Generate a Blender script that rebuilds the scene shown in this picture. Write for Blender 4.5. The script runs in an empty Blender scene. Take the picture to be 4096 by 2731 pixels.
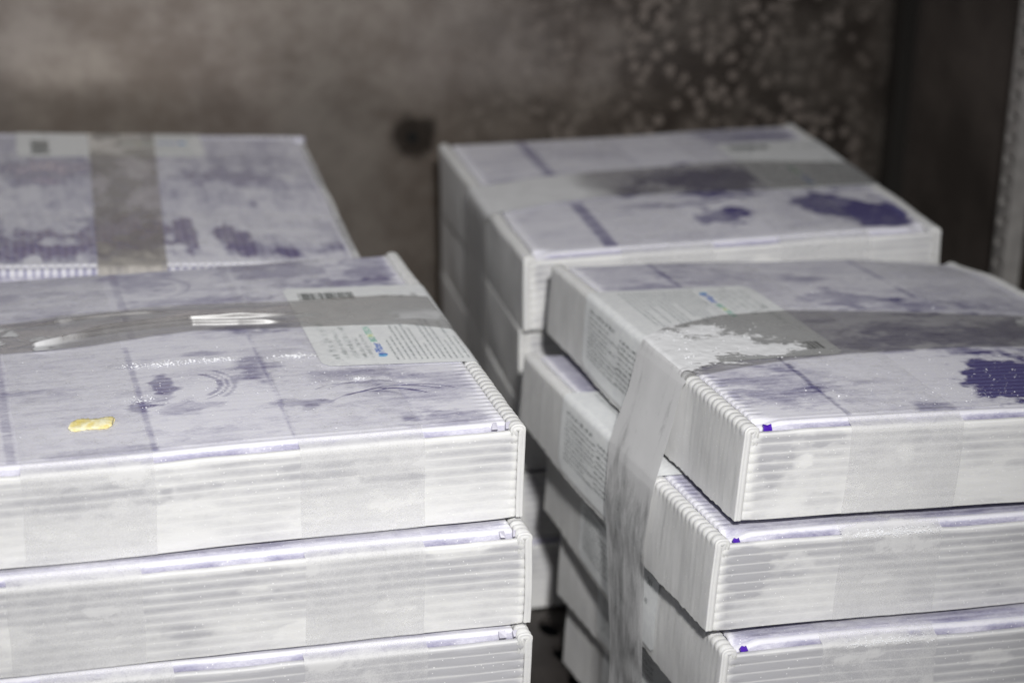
import bpy, math, random
import numpy as np
from mathutils import Matrix, Vector

# ------------------------------------------------------------------ camera, world, lamps, exposure
sc = bpy.context.scene
ZO = 0.521                                   # shelf top is z = 0
sc.view_settings.view_transform = 'Standard'
sc.view_settings.look = 'None'
sc.view_settings.exposure = 0.0
sc.view_settings.gamma = 1.0
sc.cycles.use_denoising = True
sc.cycles.transparent_max_bounces = 12
sc.cycles.max_bounces = 6
world = bpy.data.worlds.new("World"); sc.world = world
world.use_nodes = True
bg = world.node_tree.nodes["Background"]
bg.inputs[0].default_value = (0.80, 0.86, 1.0, 1)
bg.inputs[1].default_value = 0.085

FW = Vector((0.0, 0.94334, -0.33183)); RT = Vector((0.99946, 0.01092, 0.03104)); UP = Vector((-0.03290, 0.33165, 0.94283))
cd = bpy.data.cameras.new("camera"); cam = bpy.data.objects.new("camera", cd)
sc.collection.objects.link(cam)
cam.matrix_world = Matrix((
    (RT[0], UP[0], -FW[0], 0), (RT[1], UP[1], -FW[1], 0), (RT[2], UP[2], -FW[2], ZO), (0, 0, 0, 1)))
cd.sensor_width = 36; cd.lens = 74.2
cd.clip_start = 0.01; cd.clip_end = 50
cd.dof.use_dof = True; cd.dof.focus_distance = 0.858; cd.dof.aperture_fstop = 6.3
cd.dof.aperture_blades = 7
sc.camera = cam

# the flash above the lens
ld = bpy.data.lights.new("flash", 'SPOT'); flash = bpy.data.objects.new("flash", ld); sc.collection.objects.link(flash)
ld.energy = 43.5; ld.color = (1.0, 0.985, 0.965); ld.shadow_soft_size = 0.026
ld.spot_size = math.radians(51); ld.spot_blend = 1.0
flash.location = (0.070, 0.02, ZO + 0.20)
flash.rotation_euler = (Vector((-0.03, 0.80, 0.235)) - flash.location).to_track_quat('-Z', 'Y').to_euler()
# added soft fill for the room's ambient light from behind the camera
ad = bpy.data.lights.new("room_fill", 'AREA'); al = bpy.data.objects.new("room_fill", ad); sc.collection.objects.link(al)
ad.shape = 'RECTANGLE'; ad.size = 0.9; ad.size_y = 0.4; ad.energy = 1.3; ad.color = (0.95, 0.97, 1.0)
al.location = (-0.3, -0.5, ZO + 0.9)
al.rotation_euler = (Vector((0, 1.0, 0.2)) - al.location).to_track_quat('-Z', 'Y').to_euler()

rnd = random.Random(7)
MM = 0.001
W, D, H = 229.0, 232.5, 40.2
PITCH = 4.1

# ------------------------------------------------------------------ noise
def vnoise(x, y, seed=0):
    x = np.asarray(x, float); y = np.asarray(y, float)
    xi = np.floor(x); yi = np.floor(y); fx = x - xi; fy = y - yi
    fx = fx * fx * (3 - 2 * fx); fy = fy * fy * (3 - 2 * fy)
    def h(a, b):
        n = np.sin(a * 127.1 + b * 311.7 + seed * 74.7) * 43758.5453
        return n - np.floor(n)
    return (h(xi, yi) * (1 - fx) + h(xi + 1, yi) * fx) * (1 - fy) + (h(xi, yi + 1) * (1 - fx) + h(xi + 1, yi + 1) * fx) * fy
def fbm(x, y, seed=0, octv=4):
    s = 0; a = 0.5; t = 0
    for i in range(octv):
        s = s + a * vnoise(x * 2 ** i + 13.3 * i, y * 2 ** i - 7.7 * i, seed + i); t += a; a *= 0.55
    return s / t
def sstep(a, b, x):
    t = np.clip((x - a) / (b - a), 0, 1); return t * t * (3 - 2 * t)

# ------------------------------------------------------------------ materials
def nt(name):
    m = bpy.data.materials.new(name); m.use_nodes = True
    t = m.node_tree; t.nodes.clear()
    return m, t
class NB:
    def __init__(s, t): s.t = t
    def n(s, typ, **kw):
        nd = s.t.nodes.new(typ)
        for k, v in kw.items():
            if k.startswith('i_'):
                nd.inputs[k[2:].replace('_', ' ')].default_value = v
            else: setattr(nd, k, v)
        return nd
    def l(s, a, b): s.t.links.new(a, b)
    def val(s, x, sock):
        if isinstance(x, (int, float)): sock.default_value = x
        elif isinstance(x, tuple): sock.default_value = x + (1,) if len(x) == 3 else x
        else: s.l(x, sock)
    def math(s, op, a, b=0.5, c=0.5, clamp=False):
        nd = s.t.nodes.new('ShaderNodeMath'); nd.operation = op; nd.use_clamp = clamp
        s.val(a, nd.inputs[0]); s.val(b, nd.inputs[1]); s.val(c, nd.inputs[2]); return nd.outputs[0]
    def mix(s, f, a, b):
        nd = s.t.nodes.new('ShaderNodeMix'); nd.data_type = 'RGBA'
        s.val(f, nd.inputs[0]); s.val(a, nd.inputs[6]); s.val(b, nd.inputs[7]); return nd.outputs[2]
    def noise(s, vec, scale, detail=3, rough=0.55, dist=0.0):
        nd = s.t.nodes.new('ShaderNodeTexNoise'); nd.inputs['Scale'].default_value = scale
        nd.inputs['Detail'].default_value = detail; nd.inputs['Roughness'].default_value = rough; nd.inputs['Distortion'].default_value = dist
        s.l(vec, nd.inputs['Vector']); return nd.outputs['Fac']
    def ramp(s, x, a, b, lo=0.0, hi=1.0):
        nd = s.t.nodes.new('ShaderNodeMapRange'); nd.interpolation_type = 'SMOOTHSTEP'
        s.val(x, nd.inputs[0]); nd.inputs[1].default_value = a; nd.inputs[2].default_value = b
        nd.inputs[3].default_value = lo; nd.inputs[4].default_value = hi; return nd.outputs[0]
    def scalev(s, vec, v):
        nd = s.t.nodes.new('ShaderNodeVectorMath'); nd.operation = 'MULTIPLY'
        s.l(vec, nd.inputs[0]); nd.inputs[1].default_value = v; return nd.outputs[0]

def mat_corr(name, bare, rib, frost, seed=0.0, stripe=0.25, mottle=0.3, keep=0.0):
    """fluted translucent plastic under frost. UV = (mm along the flute, mm across); attribute 'frost'"""
    m, t = nt(name); b = NB(t)
    uv = b.n('ShaderNodeUVMap').outputs[0]
    oi = b.n('ShaderNodeObjectInfo').outputs['Random']
    off = b.n('ShaderNodeCombineXYZ'); b.l(b.math('MULTIPLY', oi, 300.0), off.inputs[0]); b.l(b.math('MULTIPLY', oi, 170.0), off.inputs[2])
    add = b.n('ShaderNodeVectorMath', operation='ADD'); b.l(uv, add.inputs[0]); b.l(off.outputs[0], add.inputs[1]); uvr = add.outputs[0]
    sep = b.n('ShaderNodeSeparateXYZ'); b.l(uv, sep.inputs[0])
    ph = b.math('FRACT', b.math('DIVIDE', sep.outputs[1], PITCH))
    d = b.math('ABSOLUTE', b.math('SUBTRACT', ph, 0.5))            # 0.5 at the rib, 0 mid-cell
    ribm = b.ramp(d, 0.36, 0.50)
    cell = b.ramp(d, 0.0, 0.42, 1.0, 0.0)
    at = b.n('ShaderNodeAttribute', attribute_name='frost').outputs['Fac']
    n1 = b.noise(b.scalev(uvr, (0.10, 0.22, 0.1)), 1.0, 5, 0.62, 0.4)
    n2 = b.noise(b.scalev(uvr, (0.55, 1.5, 1.0)), 1.0, 4, 0.7)
    n3 = b.noise(b.scalev(uvr, (3.2, 3.2, 3.0)), 1.0, 2, 0.7)
    fr = b.math('ADD', at, b.math('MULTIPLY', b.math('SUBTRACT', n1, 0.5), mottle * 1.5))
    fr = b.math('ADD', fr, b.math('MULTIPLY', b.math('SUBTRACT', n2, 0.5), mottle * 1.1))
    fr = b.math('ADD', fr, b.math('MULTIPLY', b.math('SUBTRACT', n3, 0.5), mottle * 0.7))
    edge = b.math('MULTIPLY', b.math('SUBTRACT', 1.0, fr, clamp=True), cell)
    fr = b.math('SUBTRACT', fr, b.math('MULTIPLY', edge, stripe), clamp=True)
    base = b.mix(b.math('MULTIPLY', ribm, b.ramp(fr, 0.25, 0.85, 1.0, keep)), bare, rib)
    col = b.mix(fr, base, frost)
    p = b.n('ShaderNodeBsdfPrincipled')
    b.l(col, p.inputs['Base Color'])
    b.l(b.ramp(fr, 0.1, 0.8, 0.34, 0.72), p.inputs['Roughness'])
    p.inputs['IOR'].default_value = 1.4
    p.inputs['Subsurface Weight'].default_value = 0.5
    p.inputs['Subsurface Radius'].default_value = (0.0032, 0.0032, 0.0036)
    p.inputs['Subsurface Scale'].default_value = 1.0
    bu = b.n('ShaderNodeBump'); bu.inputs['Strength'].default_value = 0.35; bu.inputs['Distance'].default_value = 0.0003
    b.l(b.math('ADD', b.math('MULTIPLY', n3, 0.7), n2), bu.inputs['Height']); b.l(bu.outputs[0], p.inputs['Normal'])
    o = b.n('ShaderNodeOutputMaterial')
    # glints of ice crystals in the flash, painted as white specks
    vo = b.n('ShaderNodeTexWhiteNoise', noise_dimensions='2D')
    sn = b.n('ShaderNodeVectorMath', operation='SNAP'); b.l(uvr, sn.inputs[0]); sn.inputs[1].default_value = (0.42, 0.42, 0.42)
    b.l(sn.outputs[0], vo.inputs['Vector'])
    sp = b.math('GREATER_THAN', vo.outputs['Value'], 0.9965)
    dz = b.n('ShaderNodeBsdfDiffuse'); dz.inputs[0].default_value = (1, 1, 1, 1)
    mx = b.n('ShaderNodeMixShader'); b.l(b.math('MULTIPLY', sp, 0.75), mx.inputs[0]); b.l(p.outputs[0], mx.inputs[1]); b.l(dz.outputs[0], mx.inputs[2])
    b.l(mx.outputs[0], o.inputs[0])
    return m

def mat_film(name, tint, amin, amax, frostc, rough=0.3, mottle=0.5, scale=0.12, stretch=(1, 1), bump=0.25):
    """clear packing tape with frost on it; attribute 'frost' is how thick"""
    m, t = nt(name); b = NB(t)
    uv = b.n('ShaderNodeUVMap').outputs[0]
    at = b.n('ShaderNodeAttribute', attribute_name='frost').outputs['Fac']
    sx, sy = stretch
    n1 = b.noise(b.scalev(uv, (scale * sx, scale * sy, 1)), 1.0, 6, 0.65, 0.6)
    n2 = b.noise(b.scalev(uv, (1.3 * sx, 1.3 * sy, 1)), 1.0, 4, 0.75)
    fr = b.math('ADD', at, b.math('MULTIPLY', b.math('SUBTRACT', n1, 0.5), mottle * 1.6))
    fr = b.math('ADD', fr, b.math('MULTIPLY', b.math('SUBTRACT', n2, 0.5), mottle), clamp=True)
    p = b.n('ShaderNodeBsdfPrincipled')
    b.l(b.mix(fr, tint, frostc), p.inputs['Base Color'])
    b.l(b.ramp(fr, 0.1, 0.7, rough, 0.7), p.inputs['Roughness'])
    p.inputs['Specular IOR Level'].default_value = 0.7
    b.l(b.ramp(fr, 0.0, 1.0, amin, amax), p.inputs['Alpha'])
    bu = b.n('ShaderNodeBump'); bu.inputs['Strength'].default_value = bump; bu.inputs['Distance'].default_value = 0.0003
    b.l(n2, bu.inputs['Height']); b.l(bu.outputs[0], p.inputs['Normal'])
    o = b.n('ShaderNodeOutputMaterial'); b.l(p.outputs[0], o.inputs[0])
    return m

def mat_plain(name, col, rough=0.6, metal=0.0, var=0.0, scale=200, emit=None):
    m, t = nt(name); b = NB(t)
    p = b.n('ShaderNodeBsdfPrincipled'); p.inputs['Base Color'].default_value = col + (1,)
    p.inputs['Roughness'].default_value = rough; p.inputs['Metallic'].default_value = metal
    if var:
        tc = b.n('ShaderNodeTexCoord').outputs['Object']
        n = b.noise(tc, scale, 4, 0.6)
        b.l(b.mix(b.ramp(n, 0.3, 0.7), tuple(c * (1 - var) for c in col), tuple(min(1, c * (1 + var)) for c in col)), p.inputs['Base Color'])
        bu = b.n('ShaderNodeBump'); bu.inputs['Strength'].default_value = 0.3; bu.inputs['Distance'].default_value = 0.0004
        b.l(n, bu.inputs['Height']); b.l(bu.outputs[0], p.inputs['Normal'])
    o = b.n('ShaderNodeOutputMaterial'); b.l(p.outputs[0], o.inputs[0])
    return m

M_lid = mat_corr('frosted_lid_plastic', (0.11, 0.095, 0.25), (0.22, 0.23, 0.46), (0.825, 0.82, 0.895), stripe=0.16, mottle=0.50, keep=0.0)
M_wall = mat_corr('frosted_wall_plastic', (0.50, 0.50, 0.525), (0.70, 0.70, 0.71), (0.81, 0.81, 0.805), stripe=0.70, mottle=0.30, keep=1.0)
M_side = mat_corr('frosted_side_plastic', (0.58, 0.58, 0.59), (0.70, 0.70, 0.70), (0.80, 0.80, 0.795), stripe=0.08, mottle=0.24, keep=0.15)
M_tape = mat_film('frosted_box_tape', (0.73, 0.73, 0.75), 0.05, 0.68, (0.86, 0.86, 0.865), 0.30, 0.75)
M_strap = mat_film('clear_wrapping_tape', (0.14, 0.13, 0.122), 0.42, 1.0, (0.95, 0.96, 0.98), 0.27, 0.20, 0.09, (1, 1), 0.06)
M_hang = mat_film('hanging_wrapping_tape', (0.24, 0.24, 0.245), 0.50, 0.93, (0.80, 0.80, 0.81), 0.22, 0.80, 0.10, (2.2, 0.6))
M_paper = mat_plain('label_paper', (0.93, 0.95, 0.97), 0.5, 0, 0.05, 300)
M_ink = mat_plain('grey_ink', (0.30, 0.34, 0.34), 0.6)
M_inkd = mat_plain('dark_ink', (0.06, 0.075, 0.075), 0.6)
M_inkl = mat_plain('pale_ink', (0.60, 0.63, 0.63), 0.6)
M_blue = mat_plain('blue_ink', (0.12, 0.24, 0.66), 0.5)
M_cyan = mat_plain('light_blue_ink', (0.20, 0.52, 0.85), 0.5)
M_green = mat_plain('green_ink', (0.28, 0.60, 0.48), 0.5)
M_yel = mat_plain('yellow_green_ink', (0.70, 0.80, 0.35), 0.5)
M_purple = mat_plain('purple_liner', (0.085, 0.02, 0.42), 0.35, 0, 0.3, 150)
M_slot = mat_plain('painted_slot_shade', (0.50, 0.49, 0.57), 0.4)  # grey patch colour stands in for the shade inside the slots
M_base = mat_plain('box_base_plastic', (0.6, 0.6, 0.63), 0.5)
M_snow = mat_plain('loose_frost', (0.90, 0.91, 0.94), 0.8, 0, 0.03, 900)

# ------------------------------------------------------------------ mesh helpers
def link(name, me, mats, parent=None):
    o = bpy.data.objects.new(name, me); sc.collection.objects.link(o)
    for m in (mats if isinstance(mats, (list, tuple)) else [mats]): me.materials.append(m)
    if parent is not None: o.parent = parent
    return o
def grid_mesh(name, P, UV=None, frost=None, smooth=True):
    """P[n,m,3] in metres"""
    n, m = P.shape[:2]
    idx = np.arange(n * m).reshape(n, m)
    q = np.stack([idx[:-1, :-1], idx[1:, :-1], idx[1:, 1:], idx[:-1, 1:]], -1).reshape(-1, 4)
    me = bpy.data.meshes.new(name)
    me.vertices.add(n * m); me.vertices.foreach_set('co', P.reshape(-1).astype(np.float32))
    me.loops.add(q.size); me.loops.foreach_set('vertex_index', q.reshape(-1).astype(np.int32))
    me.polygons.add(len(q)); me.polygons.foreach_set('loop_start', (np.arange(len(q)) * 4).astype(np.int32))
    me.update(calc_edges=True)
    if UV is not None:
        ul = me.uv_layers.new(name='UVMap'); ul.data.foreach_set('uv', UV.reshape(-1, 2)[q.reshape(-1)].reshape(-1).astype(np.float32))
    if frost is not None:
        a = me.attributes.new('frost', 'FLOAT', 'POINT'); a.data.foreach_set('value', frost.reshape(-1).astype(np.float32))
    if smooth: me.polygons.foreach_set('use_smooth', np.ones(len(q), bool))
    me.update()
    return me
def poly_mesh(name, V, F, smooth=False, mi=None):
    me = bpy.data.meshes.new(name); me.from_pydata([tuple(v) for v in V], [], F); 
    if smooth:
        for p in me.polygons: p.use_smooth = True
    if mi is not None: me.polygons.foreach_set('material_index', mi)
    me.update(); return me
def resample(path, step):
    """path: list of (a,b); returns pts, normals(left of travel), arc length"""
    P = np.array(path, float); seg = np.hypot(*np.diff(P, axis=0).T); s = np.concatenate([[0], np.cumsum(seg)])
    n = max(2, int(round(s[-1] / step)) + 1); t = np.linspace(0, s[-1], n)
    Q = np.stack([np.interp(t, s, P[:, 0]), np.interp(t, s, P[:, 1])], 1)
    T = np.gradient(Q, axis=0); T /= np.maximum(np.hypot(T[:, 0], T[:, 1])[:, None], 1e-9)
    return Q, np.stack([-T[:, 1], T[:, 0]], 1), t
def arc(cx, cy, r, a0, a1, n=8):
    return [(cx + r * math.cos(math.radians(a0 + (a1 - a0) * i / n)), cy + r * math.sin(math.radians(a0 + (a1 - a0) * i / n))) for i in range(n + 1)]
def sheet(path, w0, w1, sstp, wstp, flute, amp, ampend, endprof, nsign=1):
    """sweep a profile along w. flute 's' = flutes run along w, 'w' = flutes run along the path.
       returns A,B (profile plane coords), Wc, S and flute coordinate"""
    Q, N, S = resample(path, sstp); N = N * nsign
    wn = max(2, int(round((w1 - w0) / wstp)) + 1); w = np.linspace(w0, w1, wn)
    cols = [(w0 - dw, of) for dw, of in endprof[::-1]] + [(x, 0.0) for x in w] + [(w1 + dw, of) for dw, of in endprof]
    wc = np.array([c[0] for c in cols]); of = np.array([c[1] for c in cols])
    Sg, Wg = np.meshgrid(S, wc, indexing='ij'); Og = np.meshgrid(S, of, indexing='ij')[1]
    fl = Sg if flute == 's' else Wg
    ph = (fl / PITCH) % 1.0
    bsharp = np.sqrt(np.clip(1 - (2 * ph - 1) ** 2, 0, 1)); bsoft = 0.5 - 0.5 * np.cos(2 * math.pi * ph)
    if flute == 's': mixk = 1 - sstep(0, 9, np.minimum(Wg - w0, w1 - Wg))
    else: mixk = sstep(-5.0, -1.2, Q[:, 1])[:, None] + 0 * Sg
    bump = bsoft * (1 - mixk) + bsharp * mixk
    if flute == 's':
        dend = np.minimum(Wg - w0, w1 - Wg); a = amp + (ampend - amp) * (1 - sstep(0, 7, dend))
    else:
        dend = np.minimum(Sg, Sg * 0 + 1e9); a = amp + 0 * Sg
    return Q, N, S, Sg, Wg, Og, fl, bump, a

# ------------------------------------------------------------------ the boxes
def make_box(cfg):
    name = cfg.get('name', 'frosted_box'); seed = cfg['seed']; hi = cfg.get('hi', False)
    r = random.Random(seed * 31 + 5)
    root = bpy.data.objects.new('frosted_box', None); sc.collection.objects.link(root)
    root.empty_display_size = 0.02
    R = np.array(cfg['R']); o = cfg['o']
    if cfg.get('turn'):
        a = math.radians(cfg['turn']); Rz = np.array([[math.cos(a), -math.sin(a), 0], [math.sin(a), math.cos(a), 0], [0, 0, 1]]); R = R @ Rz
    o = np.array(o) * MM + np.array([0, 0, ZO])
    # the empty stands at the centre of the box's base
    ob = o - R @ np.array([0, 0, H * MM])
    Mx = Matrix([[*R[0], ob[0]], [*R[1], ob[1]], [*R[2], ob[2]], [0, 0, 0, 1]])
    root.matrix_world = Mx
    root['label'] = cfg['label']; root['category'] = 'box'; root['group'] = 'frosted boxes stacked in the freezer'
    lift = cfg.get('lift', 0.0); dome = cfg.get('dome', 1.0)
    def warp(P):
        u, v, k = P[..., 0], P[..., 1], P[..., 2]
        up = sstep(-15, -1.5, k)
        dk = dome * np.cos(np.clip(u / 118, -1, 1) * math.pi / 2) * np.cos(np.clip(v / 118, -1, 1) * math.pi / 2) * up
        dk = dk + (vnoise(u / 55, v / 55, seed) - 0.5) * 0.9
        low = np.clip(-k / H, 0, 1)
        dk = dk + lift * low * sstep(20, 110, -u) * sstep(20, 116, v)
        dk = dk + cfg.get('sag', 0.0) * low * (1 - sstep(0, 60, abs(v + 20))) * sstep(90, 110, -u)
        dk = dk - cfg.get('csag', 0) * sstep(40, 115, u) * sstep(70, 116, v)
        mid = np.sin(np.clip(-k / H, 0, 1) * math.pi)
        du = np.sign(u) * sstep(90, 112, abs(u)) * (0.9 * mid * np.cos(v / 116 * math.pi / 2) + (vnoise(v / 30, k / 25, seed + 3) - 0.5) * 1.0)
        dv = np.sign(v) * sstep(95, 115, abs(v)) * (0.7 * mid * np.cos(u / 114 * math.pi / 2) + (vnoise(u / 30, k / 25, seed + 5) - 0.5) * 0.8)
        return np.stack([u + du, v + dv, k + dk + H], -1) * MM
    kids = {}
    if hi:
        fm = [(r.uniform(-100, 100), r.uniform(-34, -4), r.uniform(4, 14), r.uniform(2, 5), r.choice((-.22, -.15, .35))) for _ in range(8)]
        cfg['fmarks'] = list(cfg.get('fmarks', [])) + fm
        cfg['tmarks'] = list(cfg.get('tmarks', [])) + [(r.uniform(-90, 90), r.uniform(-32, -4), r.uniform(4, 12), r.uniform(2, 5), r.choice((-.4, -.3, .4))) for _ in range(8)]
        cfg['marks'] = list(cfg.get('marks', [])) + [(r.uniform(-95, 95), r.uniform(-100, 100), r.uniform(3, 12), r.uniform(1.5, 4), r.choice((-.3, -.2, .3)), .5) for _ in range(14)]
    # base and purple liner
    def boxm(nm, x0, x1, y0, y1, z0, z1, mat):
        n = 12
        V = []; F = []
        for zz in (z0, z1):
            for j in range(n + 1):
                for i in range(n + 1):
                    V.append((x0 + (x1 - x0) * i / n, y0 + (y1 - y0) * j / n, zz))
        q = (n + 1) ** 2
        for j in range(n):
            for i in range(n):
                a = j * (n + 1) + i
                F.append((a, a + n + 1, a + n + 2, a + 1)); F.append((q + a, q + a + 1, q + a + n + 2, q + a + n + 1))
        for i in range(n):
            F.append((i, i + 1, q + i + 1, q + i)); b = n * (n + 1) + i; F.append((b + 1, b, q + b, q + b + 1))
            c = i * (n + 1); F.append((c + n + 1, c, q + c, q + c + n + 1)); d = c + n; F.append((d, d + n + 1, q + d + n + 1, q + d))
        me = poly_mesh(nm, warp(np.array(V, float)), F); return link(nm, me, mat, root)
    boxm('base_panel', -W / 2 + 3.2, W / 2 - 3.2, -D / 2 + 3.2, D / 2 - 3.2, -H + 0.6, -H + 3.0, M_base)
    boxm('purple_liner', -W / 2 + 8, W / 2 - 8, -D / 2 + 5.2, D / 2 - 6.5, -H + 3.2, -4.6, M_purple)
    # front and back walls, flutes along u
    bead = [(-1.5 + 1.5 * math.sin(math.radians(x)) + 1.5, 1.5 * (1 - math.cos(math.radians(x)))) for x in (20, 40, 60, 80, 92)]
    for nm, sg in (('front_wall', -1), ('back_wall', 1)):
        if nm == 'back_wall' and not cfg.get('back', False): step = 1.2
        yo = D / 2
        ktop = -2.7
        path = [(-yo, -H), (-yo, -H + 5)] + [(-yo, ktop - 0.9)] + arc(-yo + 0.9, ktop - 0.9, 0.9, 180, 90, 4)[1:] + arc(-yo + 1.9, ktop - 0.9, 0.9, 90, 0, 4) + [(-yo + 2.8, -14)]
        Q, N, S, Sg, Wg, Og, fl, bump, a = sheet(path, -W / 2 + 4.3, W / 2 - 4.3, 0.45 if hi and sg < 0 else 0.8, 2.0 if hi else 4.0, 's', 0.05, 0.6, bead)
        # left of travel points outward (travel is up on the outer face at -v)
        top = sstep(ktop - 3.2, ktop - 1.5, Q[:, 1])[:, None] * (1 - 0)
        inner = (Q[:, 0] > -yo + 1.5)[:, None]
        off = a * (bump - 0.6) * (1 - top) * (~inner) - Og
        wav = (fbm(Wg / 18, Sg / 9, seed + 9 + sg, 3) - 0.5) * 0.5 * (1 - top) * (~inner)
        off = off + wav
        A = Q[:, 0][:, None] + N[:, 0][:, None] * off; K = Q[:, 1][:, None] + N[:, 1][:, None] * off
        K = K + (inner | (top > 0.5)) * (vnoise(Wg / 14, Wg * 0, seed + 2) - 0.5) * 0.5
        P = np.stack([Wg, A if sg < 0 else -A, K], -1)
        fr = 0.60 + 0.36 * (fbm(Wg / 34, Sg / 14, seed + 21, 4) - 0.5) * 2 + 0.30 * sstep(-10, -30, K)
        fr = fr + 0.5 * (1 - sstep(0.5, 4.0, np.minimum(Wg + W / 2 - 3, W / 2 - 3 - Wg))) + 0.35 * top * (K > -99)
        fr = fr - 0.35 * (np.minimum(Wg + W / 2 - 3, 999) > 5) * (1 - sstep(8, 22, Wg + W / 2)) * (fbm(Wg / 6, Sg / 5, seed + 4, 2)) - cfg.get('dark', 0)  # 'dark' greys the lower boxes: flash falloff put into the frost colour
        for mk in cfg.get('fmarks', []):
            u0, k0, ru, rk, vv = mk
            e = ((Wg - u0) / ru) ** 2 + ((K - k0) / rk) ** 2 + (fbm(Wg / 5, Sg / 5, seed + 40, 4) - 0.5) * 2.2
            fr = fr + vv * (1 - sstep(0.5, 1.1, e))
        me = grid_mesh(nm, warp(P), np.stack([Wg + 200, Sg], -1), np.clip(fr, -0.2, 1.2)); kids[nm] = link(nm, me, M_wall, root)
    # side walls: double sheet rolled over at the top, flutes vertical
    cut = [(0.35, 0.25), (0.30, 0.9), (0.05, 1.3), (0.32, 1.7), (0.28, 2.5), (0.0, 3.1)]
    for nm, sg in (('left_wall', -1), ('right_wall', 1)):
        xo = W / 2; R1 = 2.7
        path = [(-xo, -H), (-xo, -R1)] + arc(-xo + R1, -R1, R1, 180, 90, 6)[1:] + arc(-xo + 4.0, -2.3, 2.3, 90, 0, 6)[1:] + [(-xo + 6.3, -9)]
        hires = hi or cfg.get('hiside', False)
        Q, N, S, Sg, Wg, Og, fl, bump, a = sheet(path, -D / 2 + 0.3, D / 2 - 0.3, 0.9, 0.55 if hires else 0.7, 'w', 0.10, 0.1, cut)
        topz = sstep(-5.0, -1.2, Q[:, 1])[:, None]
        ampl = 0.022 + 0.70 * topz
        off = ampl * (bump - 0.55) - Og
        off = off + (fbm(Wg / 5, Sg / 20, seed + 31, 2) - 0.5) * 0.28 * (1 - topz) + (vnoise(Wg / 3, Sg / 3, seed + 8) - 0.5) * 0.25 * topz
        A = Q[:, 0][:, None] + N[:, 0][:, None] * off; K = Q[:, 1][:, None] + N[:, 1][:, None] * off
        K = np.where(Sg < 1.2, K + (vnoise(Wg / 2.5, Wg * 0, seed + 71) - 0.5) * 0.9, K)
        P = np.stack([A if sg < 0 else -A, Wg, K], -1)
        fr = 0.72 + 0.28 * (fbm(Wg / 22, Sg / 20, seed + 61, 4) - 0.5) * 2 + topz * (0.35 - (1.3 if cfg.get('rlm') else 0.75) * (1 - bump))
        if 'smarks' in cfg:
            for (v0, k0, rv, rk, vv) in cfg['smarks']:
                e = ((Wg - v0) / rv) ** 2 + ((K - k0) / rk) ** 2 + (fbm(Wg / 3, Sg / 9, seed + 44, 3) - 0.5) * 1.8
                fr = fr + vv * (1 - sstep(0.4, 1.1, e))
        me = grid_mesh(nm, warp(P), np.stack([Sg + 200, Wg + 400 * 1.025], -1), np.clip(fr, -0.2, 1.2)); kids[nm] = link(nm, me, M_lid if cfg.get('rlm') else M_side, root)
    # lid: flutes along u, rounded fold at the front edge that tucks in behind the front wall
    vb = D / 2 - 4.0; vf = -D / 2 + 3.6; rr = 2.6
    path = [(vf, -10), (vf, -rr)] + arc(vf + rr, -rr, rr, 180, 90, 6)[1:] + [(0, 0.0)] + [(vb - 2, 0)] + arc(vb - 2, -2, 2, 90, 0, 4)[1:] + [(vb, -6)]
    path = [(a, b) for a, b in path]
    Q, N, S, Sg, Wg, Og, fl, bump, a = sheet(path, -W / 2 + 8.3, W / 2 - 8.3, 0.5 if hi else 0.75, 1.25 if hi else 3.0, 's', 0.03, 0.75, bead)
    off = a * (bump - 0.7) - Og
    front = 1 - sstep(vf + 2.5, vf + 8, Q[:, 0])[:, None]
    off = np.where(front > 0, off * (1 - front) + front * (0.35 * (bump - 0.6) - Og * 0.2), off)
    A = Q[:, 0][:, None] + N[:, 0][:, None] * off; K = Q[:, 1][:, None] + N[:, 1][:, None] * off
    # the fold stops short of the corners and droops there
    cn = 1 - sstep(8, 19 if cfg.get('droop', 1) > 0 else 10, np.minimum(Wg + W / 2, W / 2 - Wg) * 1.0)
    K = K - 2.6 * cn * front * cfg.get('droop', 1.0); A = A + 1.8 * cn * front
    P = np.stack([Wg, A, K], -1)
    V0 = Q[:, 0][:, None] + 0 * Wg
    fr = cfg.get('lidfrost', 0.78) + 0.50 * (fbm(Wg / 42, V0 / 22, seed + 80, 5) - 0.5) + 0.38 * (fbm(Wg / 30, V0 / 5, seed + 180, 4) - 0.5) + cfg.get('grad', 0) * (-V0 / 116) + 0.05
    wob = (fbm(Wg / 7, V0 / 5, seed + 90, 4) - 0.5)
    for mk in cfg.get('marks', []):
        u0, v0, ru, rv, vv = mk[:5]
        e = np.sqrt(((Wg - u0) / ru) ** 2 + ((V0 - v0) / rv) ** 2) + (wob * 2.0 + (fbm(Wg / 16, V0 / 9, seed + 93, 2) - 0.5) * 0.8) * (0.5 if abs(vv) > 1 else 1)
        sf = mk[5] if len(mk) > 5 else (0.16 if abs(vv) > 0.65 else 0.45)
        fr = fr + cfg.get('mk', 1.0) * vv * (1 - sstep(1 - sf, 1 + sf, e)) * (0.75 + 0.5 * fbm(Wg / 4, V0 / 2, seed + 95, 3))
    for (u0, u1, v0, v1, vv) in cfg.get('bands', []):
        mskb = sstep(u0 - 0.5, u0 + 0.5, Wg + wob * 1.5) * (1 - sstep(u1 - 0.5, u1 + 0.5, Wg + wob * 1.5)) * sstep(v0 - 2, v0 + 2, V0) * (1 - sstep(v1 - 2, v1 + 2, V0))
        fr = fr + vv * mskb
    # rubbed arcs
    for (u0, v0, rad, wd, a0, a1, vv) in cfg.get('arcs', []):
        rr_ = np.hypot(Wg - u0, (V0 - v0)); th = np.degrees(np.arctan2(V0 - v0, Wg - u0))
        am = (1 - sstep(wd * 0.5, wd, abs(rr_ - rad + wob * 0.8))) * sstep(a0 - 6, a0 + 6, th) * (1 - sstep(a1 - 6, a1 + 6, th))
        fr = fr + vv * am
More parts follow.
